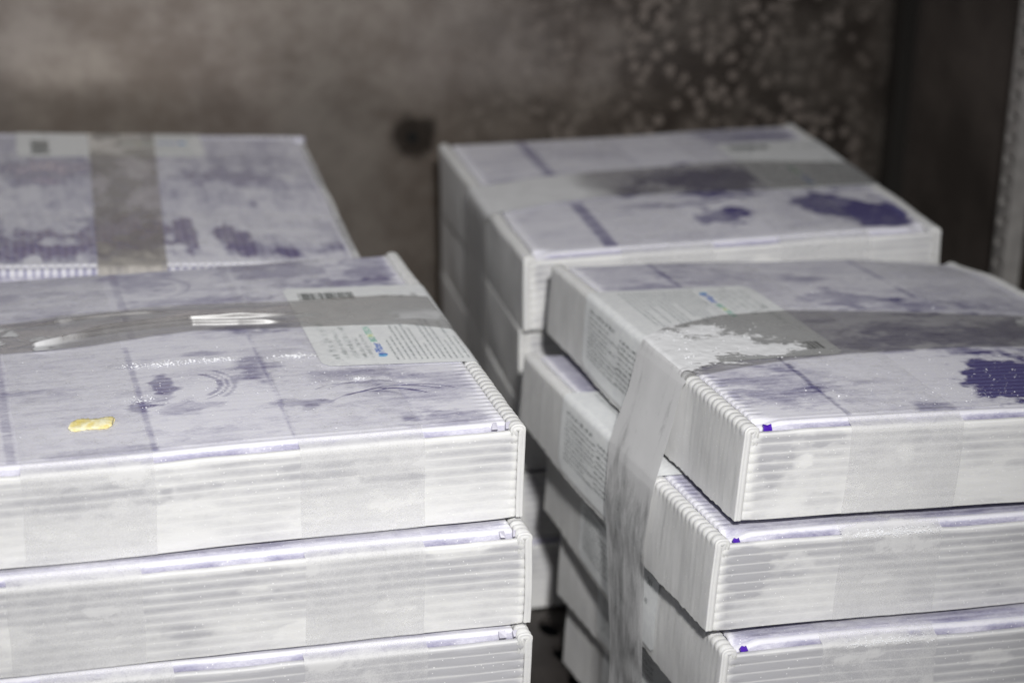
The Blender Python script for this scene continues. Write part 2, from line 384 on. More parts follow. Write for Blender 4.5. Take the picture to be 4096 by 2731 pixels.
    fr = fr + 0.45 * (1 - sstep(0.5, 3.5, np.minimum(Wg + W / 2 - 7, W / 2 - 7 - Wg)))      # white flute ends
    rolled = (Q[:, 0] < vf + 3.2)[:, None]
    fold = 1.06 - 0.24 * sstep(-0.3, -2.6, Q[:, 1][:, None] + 0 * Wg) * sstep(0.38, 0.55, fbm(Wg / 25, Wg * 0, seed + 17, 2)) - 0.35 * sstep(-0.9, -1.5, Q[:, 1][:, None] + 0 * Wg)
    fr = np.where(rolled, fold, fr)
    me = grid_mesh('lid', warp(P), np.stack([Wg + 200, Sg - 0.35], -1), np.clip(fr, -0.3, 1.25)); kids['lid'] = link('lid', me, M_lid, root)
    # two strips of the box's own tape, right round front, lid and back
    for j, (c0, c1, sl) in enumerate(cfg.get('tapes', [(-83, -33, 0), (23, 73, 0)])):
        e = 0.45
        pth = [(-D / 2 - e, -H), (-D / 2 - e, -3.6), (-D / 2 - e + 0.9, -2.0), (-D / 2 + 2.4, -1.6)] + arc(vf + 2.8, -2.3, 2.9, 150, 90, 5) + [(D / 2 - 6, 0.6), (D / 2 - 1, -1.6), (D / 2 + e, -3.6), (D / 2 + e, -H)]
        Q2, N2, S2 = resample(pth, 1.0 if hi else 2.0)
        tw = np.linspace(0, 1, 26)
        Sg2, T = np.meshgrid(S2, tw, indexing='ij')
        u = c0 + (c1 - c0) * T + sl * 0.006 * (Q2[:, 0][:, None] + 116) + (vnoise(Sg2 / 12, T * 0, seed + j) - 0.5) * 0.8
        lo = (fbm(u / 8, Sg2 / 8, seed + 50 + j, 3) - 0.5) * 0.35
        P2 = np.stack([u, Q2[:, 0][:, None] + N2[:, 0][:, None] * lo, Q2[:, 1][:, None] + N2[:, 1][:, None] * lo], -1)
        onlid = (Q2[:, 1][:, None] > -0.4) + 0 * T
        fr2 = np.where(onlid > 0.5, 0.18, 0.50 + 0.5 * (fbm(u / 16, Sg2 / 10, seed + 55 + j, 4) - 0.5)) + 0.3 * (1 - sstep(0, 2.2, abs(Q2[:, 1][:, None] + 2.5))) 
        for mk in cfg.get('tmarks', []):
            u0, k0, ru, rk, vv = mk
            ee = ((u - u0) / ru) ** 2 + ((Q2[:, 1][:, None] - k0) / rk) ** 2 + (fbm(u / 4, Sg2 / 3, seed + 47, 4) - 0.5) * 2.6
            fr2 = fr2 + vv * (1 - sstep(0.45, 1.0, ee)) * (Q2[:, 0][:, None] < 0)
        me = grid_mesh('tape_strip', warp(P2), np.stack([u + 100, Sg2], -1), np.clip(fr2, 0, 1)); link('tape_strip', me, M_tape, root)
    if cfg.get('paper'): make_label(cfg, root, warp)
    if cfg.get('corner'):
        sg, mat_, nm_ = (-1, M_purple, 'liner_corner') if cfg['corner'] == 'purple' else (1, M_slot, 'slot_shade_patch')
        for (ua, ub) in ([(9.6, 13.2)] if sg < 0 else [(5.6, 7.6), (10.8, 13.0)]):
            vs = [(ua, 3.2, -3.0), (ub, 3.4, -3.0), (ub + 0.3, 5.4, -1.1), (ub - 1.2, 5.0, -1.2), (ua + 0.8, 5.6, -0.9), (ua + 0.2, 4.6, -1.6)] if sg < 0 else [(ua, 3.0, -2.9), (ub, 3.0, -2.9), (ub - 0.1, 4.8, -0.7), (ua + 0.1, 4.8, -0.7)]
            dz = -0.8 if sg < 0 else 0.35
            n_ = len(vs); vs = [(q[0] + r.uniform(-.5, .5), q[1] + r.uniform(-.3, .3), q[2] + r.uniform(-.2, .2)) for q in vs]; sc_q = r.uniform(.65, 1.15); vs = [(vs[0][0] + (q[0] - vs[0][0]) * sc_q, q[1], vs[0][2] + (q[2] - vs[0][2]) * sc_q) for q in vs]
            VV = [(sg * (W / 2 - a_), -D / 2 + b_ - 0.25, c_ + dz + 0.5) for a_, b_, c_ in vs] + [(sg * (W / 2 - a_), -D / 2 + b_ + 0.6, c_ + dz - 0.4) for a_, b_, c_ in vs]
            FF = [tuple(range(n_)), tuple(range(n_, 2 * n_))[::-1]] + [(i, n_ + i, n_ + (i + 1) % n_, (i + 1) % n_) for i in range(n_)]
            link(nm_, poly_mesh(nm_, warp(np.array(VV, float)), FF), mat_, root)
    return root, warp

# ---- printed paper label: s = along the text (0..106), t = across: 0 at the title edge, 66+ over the box edge and down its side
LT = 86.0; LS = 106.0
def make_label(cfg, root, warp):
    side, vc, tlen = cfg['paper']['side'], cfg['paper']['v'], cfg['paper'].get('drop', 32)
    top = cfg['paper'].get('t', 67.0); skew = cfg['paper'].get('skew', 0.0)
    L = top + 3 + tlen
    def mp(s, t, lift):
        """label coords -> box local. text reads towards +v on the right-hand label, -v on the left-hand one"""
        s = np.asarray(s, float); t = np.asarray(t, float)
        e = 0.62 + lift
        xo = W / 2; R1 = 2.7
        flat = xo - R1
        a = np.clip((t - (top - R1)) / (R1 * math.pi / 2), 0, 1) * math.pi / 2
        x = np.where(t < top - R1, flat - (top - R1 - t), flat + (R1 + e) * np.sin(a))
        k = np.where(t < top - R1, e, -R1 + (R1 + e) * np.cos(a))
        k = k - np.maximum(0, t - (top - R1) - R1 * math.pi / 2)
        v = vc + (s - LS / 2) + skew * (t - 30)
        if side < 0: x = -x; v = -(v - vc) + vc
        return np.stack([x, v, k + 0 * x], -1)
    s = np.linspace(0, LS, 40); tt = np.concatenate([np.linspace(0, top - 3, 24), np.linspace(top - 2.7, top + 1.7, 8), np.linspace(top + 2.5, L, 14)])
    Sg, Tg = np.meshgrid(s, tt, indexing='ij')
    # rounded corners
    rc = 4.0
    def inset(T):
        d0 = np.clip(rc - T, 0, rc); d1 = np.clip(rc - (L - T), 0, rc)
        d = np.maximum(d0, d1); return rc - np.sqrt(np.maximum(rc * rc - d * d, 0))
    Sx = inset(Tg) + Sg / LS * (LS - 2 * inset(Tg))
    wv = (fbm(Sx / 20, Tg / 20, cfg['seed'], 2) - 0.5) * 0.25
    me = grid_mesh('paper_label', warp(mp(Sx, Tg, wv)), np.stack([Sx, Tg], -1))
    pl = link('paper_label', me, M_paper, root)
    r = random.Random(cfg['seed'] * 7 + 1)
    V = []; F = []; MI = []
    mats = [M_ink, M_inkl, M_blue, M_cyan, M_green, M_yel, M_inkd]
    def quad(s0, s1, t0, t1, mi=0, sh=0.0):
        n = len(V); V.extend([(s0, t1), (s1, t1), (s1 + sh, t0), (s0 + sh, t0)]); F.append((n, n + 1, n + 2, n + 3)); MI.append(mi)
    def tiny_line(s0, s1, t, h, mi=0, wr=1.0):
        """a line of body print too small to read: letter-sized strokes in word groups"""
        x = s0
        while x < s1:
            wl = r.randint(2, 9)
            for _ in range(wl):
                lw = h * r.uniform(0.35, 0.62)
                hh = h * (1.0 if r.random() < 0.35 else 0.72)
                if x + lw > s1: break
                quad(x, x + lw * 0.30, t - hh, t, mi); 
                if r.random() < 0.5: quad(x + lw * 0.38, x + lw * 0.8, t - hh * r.choice((1, .55, .25)), t - hh * r.choice((.8, .35, 0.05)), mi)
                x += lw
            x += h * 0.5 * wr
    def text(body, s0, t, size, mi, bold=0.0):
        cu = bpy.data.curves.new('txt', 'FONT'); cu.body = body; cu.size = size; cu.offset = bold; cu.resolution_u = 3
        ob = bpy.data.objects.new('txt', cu); sc.collection.objects.link(ob)
        dg = bpy.context.evaluated_depsgraph_get(); me = ob.evaluated_get(dg).to_mesh()
        n = len(V)
        for v in me.vertices: V.append((s0 + v.co.x, t - v.co.y))
        for p in me.polygons: F.append(tuple(n + i for i in p.vertices)); MI.append(mi)
        wdt = max(v.co.x for v in me.vertices)
        ob.evaluated_get(dg).to_mesh_clear(); bpy.data.objects.remove(ob); bpy.data.curves.remove(cu)
        return wdt
    # title block (pale, frosted over)
    tiny_line(8, 62, 9.2, 3.6, 1, 1.2)
    tiny_line(8, 44, 13.2, 2.2, 1)
    tiny_line(8, 50, 17.5, 2.8, 1)
    tiny_line(8, 36, 21.0, 2.2, 1); tiny_line(8, 40, 23.8, 1.8, 1)
    # maker's mark
    ns = 14
    for kk, (cs, ct, mi, tilt) in enumerate(((10.5, 27.6, 3, 1), (12.2, 28.0, 2, -1))):
        n = len(V); V.append((cs, ct)); MI0 = len(F)
        for i in range(ns): V.append((cs + 1.5 * math.cos(i / ns * 2 * math.pi) + tilt * 0.3 * math.sin(i / ns * 2 * math.pi), ct + 2.0 * math.sin(i / ns * 2 * math.pi)))
        for i in range(ns): F.append((n, n + 1 + i, n + 1 + (i + 1) % ns)); MI.append(mi)
    x = 14.6 + text('Pfizer', 14.6, 29.2, 5.2, 2, 0.06) + 1.6
    x += text('BIO', x, 28.8, 4.0, 4, 0.08) + 0.2; x += text('N', x, 28.8, 4.0, 5, 0.10) + 0.2; text('TECH', x, 28.8, 4.0, 4, 0.08)
    # body text
    lens = [26, 30, 45, 44, 51, 40, 20, 47, 60, 62, 24, 48, 28, 56, 50]
    for i, ll in enumerate(lens):
        if 33.5 + i * 2.55 < top - 2: tiny_line(4.5, 4.5 + ll, 33.5 + i * 2.55, 1.05, 0)
    # barcode at the far end and small numbers
    x = 6.0
    while x < 31:
        bw = r.choice((0.35, 0.5, 0.8, 1.1)); quad(88, 98, x, x + bw, 6); x += bw + r.choice((0.4, 0.6, 0.9))
    text('27', 88, 46, 3.6, 6); text('01', 88, 54, 3.4, 6); text('LOT', 88, 60, 3.2, 6)
    # side face: two bordered text blocks and a heading
    y0 = top + 6.5
    for i in range(10): tiny_line(7, 7 + r.choice((34, 38, 26, 40, 36)), y0 + i * 2.5, 1.25, 6) if i else tiny_line(7, 40, y0 - 0.4, 2.0, 6)
    for i in range(9): tiny_line(46, 46 + r.choice((30, 34, 22)), y0 + 1 + i * 2.6, 1.5, 6)
    if cfg['paper'].get('lot'):
        text('261', 92, y0 + 1, 4.2, 6); text('2021', 76, top - 6, 6.0, 6); text('05', 92, y0 + 10, 3.2, 6); text('PAA1', 66, y0 + 14, 4.0, 6, 0.05)
    Va = np.array(V); P = mp(Va[:, 0], Va[:, 1], 0.16)
    me = poly_mesh('label_print', warp(P), F, mi=MI)
    o = link('label_print', me, mats, pl); o['kind'] = 'stuff'
    return pl

E_ = {
 'FL':((-136.0,865.6,-312.3),[[0.9599, -0.2801, -0.0138], [0.2799, 0.96, -0.0125], [0.0168, 0.0081, 0.9998]]),
 'FR':((164.5,929.0,-314.6),[[0.9453, -0.3237, 0.039], [0.3229, 0.9461, 0.0259], [-0.0453, -0.0119, 0.9989]]),
 'RR':((89.1,1169.7,-312.5),[[0.9733, -0.2268, -0.0357], [0.2266, 0.9739, -0.0098], [0.037, 0.0015, 0.9993]]),
 'RL':((-214.8,1103.2,-312.0),[[0.9683, -0.2454, 0.0473], [0.2476, 0.9678, -0.0462], [-0.0345, 0.0564, 0.9978]]),
 'FL2':((-130.3,856.3,-353.9),[[0.9641, -0.2653, -0.011], [0.2651, 0.9641, -0.0154], [0.0147, 0.0119, 0.9998]]),
 'FL3':((-127.5,851.6,-394.8),[[0.9683, -0.2495, -0.0105], [0.2494, 0.9683, -0.0153], [0.014, 0.0122, 0.9998]]),
 'FR2':((152.9,917.3,-358.0),[[0.9416, -0.3342, 0.0405], [0.3335, 0.9424, 0.025], [-0.0465, -0.01, 0.9989]]),
 'FR3':((163.4,905.5,-400.0),[[0.9544, -0.2975, 0.0241], [0.2972, 0.9547, 0.0168], [-0.0281, -0.0089, 0.9996]]),
 'FR4':((176.8,904.8,-440.8),[[0.9322, -0.3612, 0.0223], [0.3608, 0.9324, 0.0197], [-0.0279, -0.0103, 0.9996]]),
 'FR5':((180.9,908.2,-481.4),[[0.9353, -0.3531, 0.0227], [0.3527, 0.9355, 0.0194], [-0.028, -0.0101, 0.9996]]),
 'RR2':((89.7,1176.4,-353.4),[[0.9752, -0.2184, -0.0353], [0.2182, 0.9759, -0.0102], [0.0367, 0.0022, 0.9993]]),
}
def below(src, dx, dy, dz=-41.0):
    o, R = E_[src]; return ((o[0] + dx, o[1] + dy, o[2] + dz), R)
E_['FL4'] = below('FL3', 2, -2); E_['FL5'] = below('FL4', -1, 1)
E_['RR3'] = below('RR2', 1, 3); E_['RR4'] = below('RR3', -2, 1); E_['RR5'] = below('RR4', -1, -3)
E_['RL2'] = below('RL', -1, 1, -41.5); E_['RL3'] = below('RL2', 1, 1, -41.5); E_['RL4'] = below('RL3', -1, 0, -41.5); E_['RL5'] = below('RL4', 1, 1, -41.5)

PR = dict(side=1, v=12.0, drop=32, skew=-0.10)
PL = dict(side=-1, v=11.0, drop=33, t=82.0, skew=0.0)
FLM = [(-21,-43.7,5,8.9,-.5,.3),(-14.5,-70,12.2,6,-.3),(-24,-60,5,5,-.3),(18.1,-31.9,7.5,16,-.45,.5),(80,-74.8,28,18,-.22,.6),(53.7,-50.8,17,9,-.32,.6),(-33.3,-66.5,5,5,-.5,.3),
 (-13.8,94.3,16,15,-.25),(51.2,96.7,23,12,-.3),(95.6,93.6,14,18,-.35),(12.7,60,30,6,-.25),(-57.1,84.5,26,5,-.2),(-17.4,-21.1,12,3,.5),(6.4,-21,7,3,.5),
 (40,-22.5,9,2.6,.7,.2),(-22.2,-89.4,5.1,5.4,.3),(-51,-107.3,19.9,5.9,-.2),(60.5,-54.5,4,1.6,.7,.2),(30.5,18,16,6,-.5),(89.4,-103.9,16,9,-.3),(-60,50,25,8,-.2),(40,110,30,8,-.12),(80,72,30,6,-.35)]
cfgs = {
 'FL': dict(seed=3, mk=1.15, corner='slot', hi=True, lidfrost=.90, grad=.10, paper=PR, marks=FLM, dome=1.6, droop=0.25,
    bands=[(-88,-84,-120,120,-.28),(-33,-30.5,-120,6,-.30),(-29,-25.5,14,116,-.22),(22.3,23.6,-120,10,-.35),(27.5,29,12,116,.25),(73.5,74.5,-120,-40,-.12)],
    arcs=[(-12,-48,14,1.4,-60,60,-.5),(-12,-48,17,1.0,-70,40,-.4),(-12,-48,20,1.1,-50,50,-.35),(66,-90,24,.7,40,130,-.5),(72,-92,28,.6,50,120,-.5),(60,-88,20,.7,50,140,-.45),(80,-86,22,.6,40,100,-.4),(70,-80,13,.6,30,120,-.4),(56,-70,13,.6,30,150,-.3),(52,-74,17,.5,20,140,-.3),(62,-76,20,.6,40,120,-.25),(34,58,8,.8,10,160,-.4),(50,52,11,.7,40,170,-.4),(-10,84,12,.8,-80,90,.3),(-10,84,16,.8,-80,60,-.25)],
    fmarks=[(-42.3,-6.2,8,5,.5),(-54,-15.8,26,7,-.2),(33,-11,20,5,-.22)], tmarks=[(-42,-5,8,4,.6),(-60,-14,22,6,-.25)],
    label='frosted plastic box with a yellow flake on its lid, top of the front left stack'),
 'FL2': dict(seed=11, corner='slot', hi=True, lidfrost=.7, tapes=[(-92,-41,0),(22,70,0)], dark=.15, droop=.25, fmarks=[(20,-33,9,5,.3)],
    label='second frosted box down in the front left stack, below the yellow flake box'),
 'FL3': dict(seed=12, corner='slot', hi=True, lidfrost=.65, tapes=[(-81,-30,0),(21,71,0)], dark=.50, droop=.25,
    label='greyish frosted box third in the front left stack, cut by the bottom edge'),
 'FL4': dict(seed=13, label='frosted box hidden below the third box of the front left stack'),
 'FL5': dict(seed=14, label='lowest frosted box of the front left stack, on the steel shelf'),
 'FR': dict(seed=21, csag=4.5, corner='purple', hi=True, lidfrost=.88, grad=.04, paper=PL, lift=5.0, dome=3.0,
    tapes=[(-67,-15,1),(48,98,0)], fmarks=[(-98,-12,10,16,-.25),(-80,-6,14,4,-.3)],
    marks=[(-79,-73,29,20,-.42,.5),(34,-84,27,27,-1.3,.20),(-45.5,84,20.6,17,-.3),(-83.7,66,18,14,-.25),(9,35.7,20,13.4,-.42),(32.7,23,27,10.4,-.35),(5.9,72.3,13.9,6,-.3),(76.9,29.4,14,15.5,-.2),(-23.3,-107,11.6,5.6,-.45),(-27.4,-56.6,20,12,.25),(46,61,9,6,.3),(40,-22,70,20,-.5,.4),(-95,-100,8,6,.2)],
    bands=[(-66,-63.8,-120,-30,-.5),(-67,-64,24,116,-.4),(44,47,38,116,-.45)],
    label='frosted box with dark purple patch on its lid, topmost of the front right stack'),
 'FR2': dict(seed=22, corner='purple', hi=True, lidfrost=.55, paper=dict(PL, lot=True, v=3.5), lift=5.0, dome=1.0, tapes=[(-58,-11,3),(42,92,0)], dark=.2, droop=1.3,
    tmarks=[(-34,-2,22,2.6,.9),(-28,-8,20,4,.4)], fmarks=[(-98,-14,9,13,-.3)],
    label='frosted box jutting out to the left under the topmost box of the front right stack'),
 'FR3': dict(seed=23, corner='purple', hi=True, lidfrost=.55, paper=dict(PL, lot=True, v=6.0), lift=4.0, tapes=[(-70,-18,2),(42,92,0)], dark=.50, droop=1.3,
    tmarks=[(-42,-3,22,1.8,.7),(-52,-9,14,3,.5)], label='grey frosted box third in the front right stack, cut by the bottom edge'),
 'FR4': dict(seed=24, hiside=True, paper=PL, lift=3.0, label='frosted box showing only its labelled left side, fourth in the front right stack'),
 'FR5': dict(seed=25, hiside=True, paper=PL, lift=2.0, label='lowest frosted box of the front right stack, beside the dark slotted shelf'),
 'RR': dict(seed=31, mk=.8, hi=True, lidfrost=.90, dome=2.0, tapes=[(-62,-12,0),(24,74,0)], paper=dict(side=1, v=20.0, drop=30, skew=0.0),
    marks=[(-36,-14,15,12,-.85),(1,8,22,18,-.85),(24,-10,30,24,-.95),(64,-7,34,24,-.85),(94,-10,20,22,-.5),(6.4,-72,13,13,-.85),(17,-68,8,10,-.5),(72,-63,19,22,-1.1),(89,-84,20,24,-1.1),(104,-70,10,18,-.7),(85,-64,14,3,.8),(-30,-46.6,11.9,5,-.55),(-5.8,-48,12,5,-.5),(77,95,30,19,-.55),(-83.5,22,22,4,-.35),(64,41,24,14,.3)],
    bands=[(-69,-62,-120,-30,-.62),(-68.5,-62,26,116,-.5),(-12,-9,26,116,-.15)],
    label='blurred frosted box with dark purple right corner, topmost of the rear right stack'),
 'RR2': dict(seed=32, hiside=True, label='blurred frosted box second from the top of the rear right stack'),
 'RR3': dict(seed=33, label='blurred frosted box in the middle of the rear right stack'),
 'RR4': dict(seed=34, label='blurred frosted box second from the bottom of the rear right stack'),
 'RR5': dict(seed=35, label='lowest frosted box of the rear right stack, on the steel shelf'),
 'RL': dict(seed=41, mk=1.0, hi=True, lidfrost=.80, turn=90, dome=1.5, droop=0.3, paper=dict(side=1, v=0.0, drop=30, t=50.0, skew=0.0), rlm=True,
    label='blurred frosted box with streaked purple lid alone at rear left, topmost of its stack'),
 'RL2': dict(seed=42, turn=90, label='frosted box hidden under the topmost box of the rear left stack'),
 'RL3': dict(seed=43, turn=90, label='frosted box in the middle of the rear left stack, hidden'),
 'RL4': dict(seed=44, turn=90, label='frosted box second from the bottom of the rear left stack, hidden'),
 'RL5': dict(seed=45, turn=90, label='lowest frosted box of the rear left stack, hidden behind the front stack'),
}
RLM = [(-50,-82,50,16,-.35,.5),(60,-88,55,9,-.3,.5),(-2,-60,22,30,-.55,.4),(-40,50,34,10,-.3,.5),(70,60,30,12,-.2,.6),(80,-60,20,5,.35,.4),(20,-84,12,5,.8,.3),(-36.9,37.8,26,14,-.35),(-41.4,-78,26,14,-.6),(11.2,-72.8,10,26,-.75),(29.5,-70,6,25,-.7),(49.7,-72,9,14,-.9),(58,-84,6,14,-.8),(77.5,-90,9,6,-.8),(60.8,30.5,30,12,-.4),(83.3,15.1,24.4,7.7,-.2),(107,-84,9,9,-.35),(40,-84,6,20,.9),(44,-76,12,5,.5),(-32.6,-75.3,13,5,.9),(-49.5,-100,3.2,6,1.),(-1.8,-101,6.4,4,.7),(41,-102,26,5,.4),(95,-36,12,6,.35),(70,-10,30,12,-.1),(-43.5,20,19,6,-.35)]
# the rear left box is turned by a quarter: its own (u, v) = (v, -u) of those marks
cfgs['RL']['marks'] = [(q[1], -q[0], q[3], q[2]) + tuple(q[4:]) for q in RLM]
warps = {}; roots = {}
for key, c in cfgs.items():
    o_, R_ = E_[key]; c['o'] = o_; c['R'] = R_
    roots[key], warps[key] = make_box(c)

def tagm(o, label, cat, group=None):
    o['label'] = label; o['category'] = cat
    if group: o['group'] = group
def w2(key, u, v, k):
    """box-local mm -> world metres (arrays)"""
    o, R = E_[key]; R = np.array(R); P = np.stack([u, v, k], -1)
    return (P @ R.T + np.array(o)) * MM + np.array([0, 0, ZO])

# ------------------------------------------------------------------ wrapping tapes around whole stacks
def lid_dome(key, u, v):
    s = cfgs[key]['seed']; d = cfgs[key].get('dome', 1.0)
    return d * np.cos(np.clip(u / 118, -1, 1) * math.pi / 2) * np.cos(np.clip(v / 118, -1, 1) * math.pi / 2) + (vnoise(u / 55, v / 55, s) - 0.5) * 0.9
def strap_mesh(P, UV, fr, name='packing_tape', mat=None):
    return link(name, grid_mesh(name, P, UV, fr), mat or M_strap)

# front left: a loose wrinkled band over the top box and down its right side
us = np.array([-120, -84, -60, -46, -20, 0, 20, 45, 70, 92, 105, 113.5]); lo_ = np.array([5, 6.5, 6.5, 7.7, 13, 16.5, 15, 11.5, 9.5, 6, 0, -5]); hi_ = np.array([44, 44.4, 46, 47.5, 48.5, 48.9, 48.4, 47.5, 49, 48, 45, 42])
uu = np.concatenate([np.linspace(-116, 113, 230), np.full(14, 115.2), np.full(20, 115.6)])
kk = np.concatenate([np.zeros(230), np.linspace(-1.5, -4, 14), np.linspace(-6, -44, 20)])
uu[229] = 114.0; kk[229] = -0.4
T = np.linspace(0, 1, 240)
lo = np.interp(uu, us, lo_)[:, None]; hi = np.interp(uu, us, hi_)[:, None]
v = lo + (hi - lo) * T[None, :]; u = uu[:, None] + 0 * v; kb = kk[:, None] + 0 * v
on = (kb > -0.2) * 1.0
env = sstep(-84, -50, u) * (1 - sstep(30, 62, u)) * on
pos = T[None, :] + 0.05 * np.sin(u / 23)
wr = 3.4 * np.exp(-((pos - 0.17) / 0.030) ** 2) * (1 - sstep(28, 60, u)) * (0.9 + 0.15 * vnoise(u / 14, v * 0, 5)) + 3.0 * np.exp(-((pos - 0.40 - 0.0012 * u) / 0.028) ** 2) * sstep(-62, -35, u) * (0.8 + 0.3 * vnoise(u / 11, v * 0, 6)) + 2.6 * np.exp(-((pos - 0.76) / 0.03) ** 2) * (1 - sstep(-22, 0, u)) + 1.5 * np.exp(-((pos - 0.97) / 0.03) ** 2)
k = kb + on * (lid_dome('FL', u, v) + 1.25 + (fbm(u / 16, v / 16, 5, 3) - 0.5) * 0.7) + wr * env
fr = 0.10 + 0.9 * sstep(0.52, 0.66, fbm(u / 11, v / 9, 77, 4)) * (1 - sstep(-70, -46, u)) * (1 - sstep(36, 44, v)) * 0.75
fr = fr + 0.45 * sstep(0.45, 0.6, fbm(u / 20, v / 9, 78, 4)) * sstep(70, 100, u) * (1 - sstep(18, 32, v)) + 0.10 * sstep(20, 60, u)
fr = np.where(kb < -3, 0.5, fr)
tagm(strap_mesh(w2('FL', u, v, k), np.stack([u + 300 - kb, v], -1), fr), 'clear wrinkled packing tape stretched over the lid carrying the yellow flake', 'tape', 'wrapping tapes around the box stacks')

# front right: over the top box, then out over the left edge and hanging down past the lower boxes
us = np.array([-114, -98.7, -65, -30, 9, 85, 125]); hi_ = np.array([-6.7, 6, 19, 20, 13, 2, 0]); lo_ = np.array([-57, -54, -47, -43, -41, -42, -43])
uu = np.linspace(113, -112, 330)
T = np.linspace(0, 1, 120)
lo = np.interp(uu, us, lo_)[:, None]; hi = np.interp(uu, us, hi_)[:, None]
v = lo + (hi - lo) * T[None, :]; u = uu[:, None] + 0 * v
k = lid_dome('FR', u, v) + 1.2 + (fbm(u / 15, v / 15, 15, 3) - 0.5) * 0.6
# snow on the left end of the band
def blob(cu, cv, ru, rv): return 1.0 - np.sqrt(((u - cu) / ru) ** 2 + ((v - cv) / rv) ** 2)
sn = np.maximum.reduce([blob(-106, -24, 26, 30), blob(-86, -22, 26, 18), blob(-68, -31, 24, 10), blob(-86, -2, 12, 8)]) - 0.9 * np.maximum(0, blob(-97, -54, 14, 9))
sn = sstep(-0.14, 0.36, sn + (fbm(u / 9, v / 6, 66, 5) - 0.5) * 1.1 + (fbm(u / 2.2, v / 1.6, 67, 3) - 0.5) * 0.8)
k = k + sn * (0.05 + 0.45 * fbm(u / 3.2, v / 3.0, 9, 4))
fr = 0.06 + sn + 0.55 * (1 - sstep(0.35, 0.8, np.hypot((u + 72) / 60, (v + 12) / 40))) * 0.3 + 0.6 * sstep(0.5, 0.62, fbm(u / 12, v / 8, 3, 4)) * sstep(60, 75, u) * sstep(-25, -5, v)
P = w2('FR', u, v, k)
# hanging part, world mm (camera-independent): near and far edge at successive heights
far = np.array([(57.5, 886.5, -312.5), (56.5, 887, -314.5), (53, 881, -330), (45.5, 874.5, -352.5), (45, 873, -357), (44.5, 868, -380), (46.5, 863, -400), (49, 859, -440), (51, 856, -490), (52, 855, -519)])
near = np.array([(74.5, 835.8, -309.5), (73.3, 836, -311.5), (69.5, 830, -327), (63, 821.5, -349.5), (62, 821.5, -354), (59.5, 824, -380), (60.5, 819, -400), (61.5, 811, -440), (63, 807, -490), (64, 806, -519)])
tt = np.linspace(0, 1, len(far)); t2 = np.linspace(0, 1, 200)
fi = np.stack([np.interp(t2, tt, far[:, i]) for i in range(3)], 1); ni = np.stack([np.interp(t2, tt, near[:, i]) for i in range(3)], 1)
for a_ in (fi, ni):
    for _ in range(3): a_[1:-1] = (a_[:-2] + a_[1:-1] * 2 + a_[2:]) / 4
H_ = ni[:, None, :] + (fi - ni)[:, None, :] * T[None, :, None]
nrm = np.array([-0.94, -0.33, 0.02])
zz = H_[..., 2]
bow = (fbm(zz / 30, T[None, :] * 2, 45, 2) - 0.5) * 1.2 * sstep(-356, -370, zz) * sstep(-312, -318, zz + 0)
bow = bow + (fbm(zz / 30, T[None, :] * 3, 46, 2) - 0.5) * 0.4
H_ = H_ + nrm * (bow[..., None] + 0.6)
Hm = H_ * MM + np.array([0, 0, ZO])
# bridge: last top row -> hanging, with a rounded fold
A0 = P[-1]; B0 = Hm[0]; NT = P.shape[1]
st = np.linspace(0, 1, 7)[1:-1]
ctrl = A0 + (np.array([-0.0026, -0.0009, 0.0004]))
br = np.stack([(1 - s_) ** 2 * A0 + 2 * s_ * (1 - s_) * ctrl + s_ ** 2 * B0 for s_ in st])
allP = np.concatenate([P, br, Hm[0:]])
nr = allP.shape[0]
dist = np.concatenate([[0], np.cumsum(np.linalg.norm(np.diff(allP[:, NT // 2], axis=0), axis=1))]) * 1000
UV = np.stack([np.repeat(T[None, :] * 50, nr, 0), np.repeat(dist[:, None], NT, 1)], -1)
hz = (Hm[:, :, 2] - ZO) * 1000
fh = 0.72 + 1.1 * (fbm(T[None, :] * 6, hz / 22, 29, 4) - 0.5) - 0.52 * sstep(-350, -385, hz) + 0.35 * (1 - sstep(-325, -312, -(-hz)))
fh = fh + 0.5 * sstep(-330, -312, hz) + 0.22 * (1 - sstep(0.0, 0.05, np.minimum(T, 1 - T)))[None, :]
frA = np.concatenate([fr, np.repeat(fr[-1:] * 0.7 + 0.25, 5, 0), fh])
me = grid_mesh('packing_tape', allP, UV, np.clip(frA, 0, 1.1))
ob = link('packing_tape', me, [M_strap, M_hang])
mi = np.zeros(len(me.polygons), np.int32).reshape(nr - 1, NT - 1); mi[332:, :] = 1
me.polygons.foreach_set('material_index', mi.reshape(-1))
tagm(ob, 'snow-dusted packing tape over the front right stack, hanging down its left side', 'tape', 'wrapping tapes around the box stacks')

# rear right
us = np.array([-114, -70, -45, 45, 113]); lo_ = np.array([-40, -28, -25, -33, -31]); hi_ = np.array([14, 24, 26, 30, 18])
uu = np.concatenate([np.full(30, -116.4), np.linspace(-115, 113, 90), np.full(30, 116.2)]); kk = np.concatenate([np.linspace(-200, -3, 30), np.zeros(90), np.linspace(-3, -120, 30)])
T = np.linspace(0, 1, 26)
lo = np.interp(uu, us, lo_)[:, None]; hi = np.interp(uu, us, hi_)[:, None]
v = lo + (hi - lo) * T[None, :]; u = uu[:, None] + 0 * v; kb = kk[:, None] + 0 * v
on = (kb > -1) * 1.0
k = kb + on * (lid_dome('RR', u, v) + 1.0)
fr = np.where(on > 0, 0.15 + 0.75 * (1 - sstep(-60, -30, u + 14 * (fbm(u / 14, v / 14, 6, 2) - .5))) , 0.45)
u = u - (kb < -2) * (u < 0) * 1.4
tagm(strap_mesh(w2('RR', u, v, k), np.stack([u + 300, v - kb], -1), fr), 'blurred packing tape across the lid of the rear right stack, half clear of frost', 'tape', 'wrapping tapes around the box stacks')

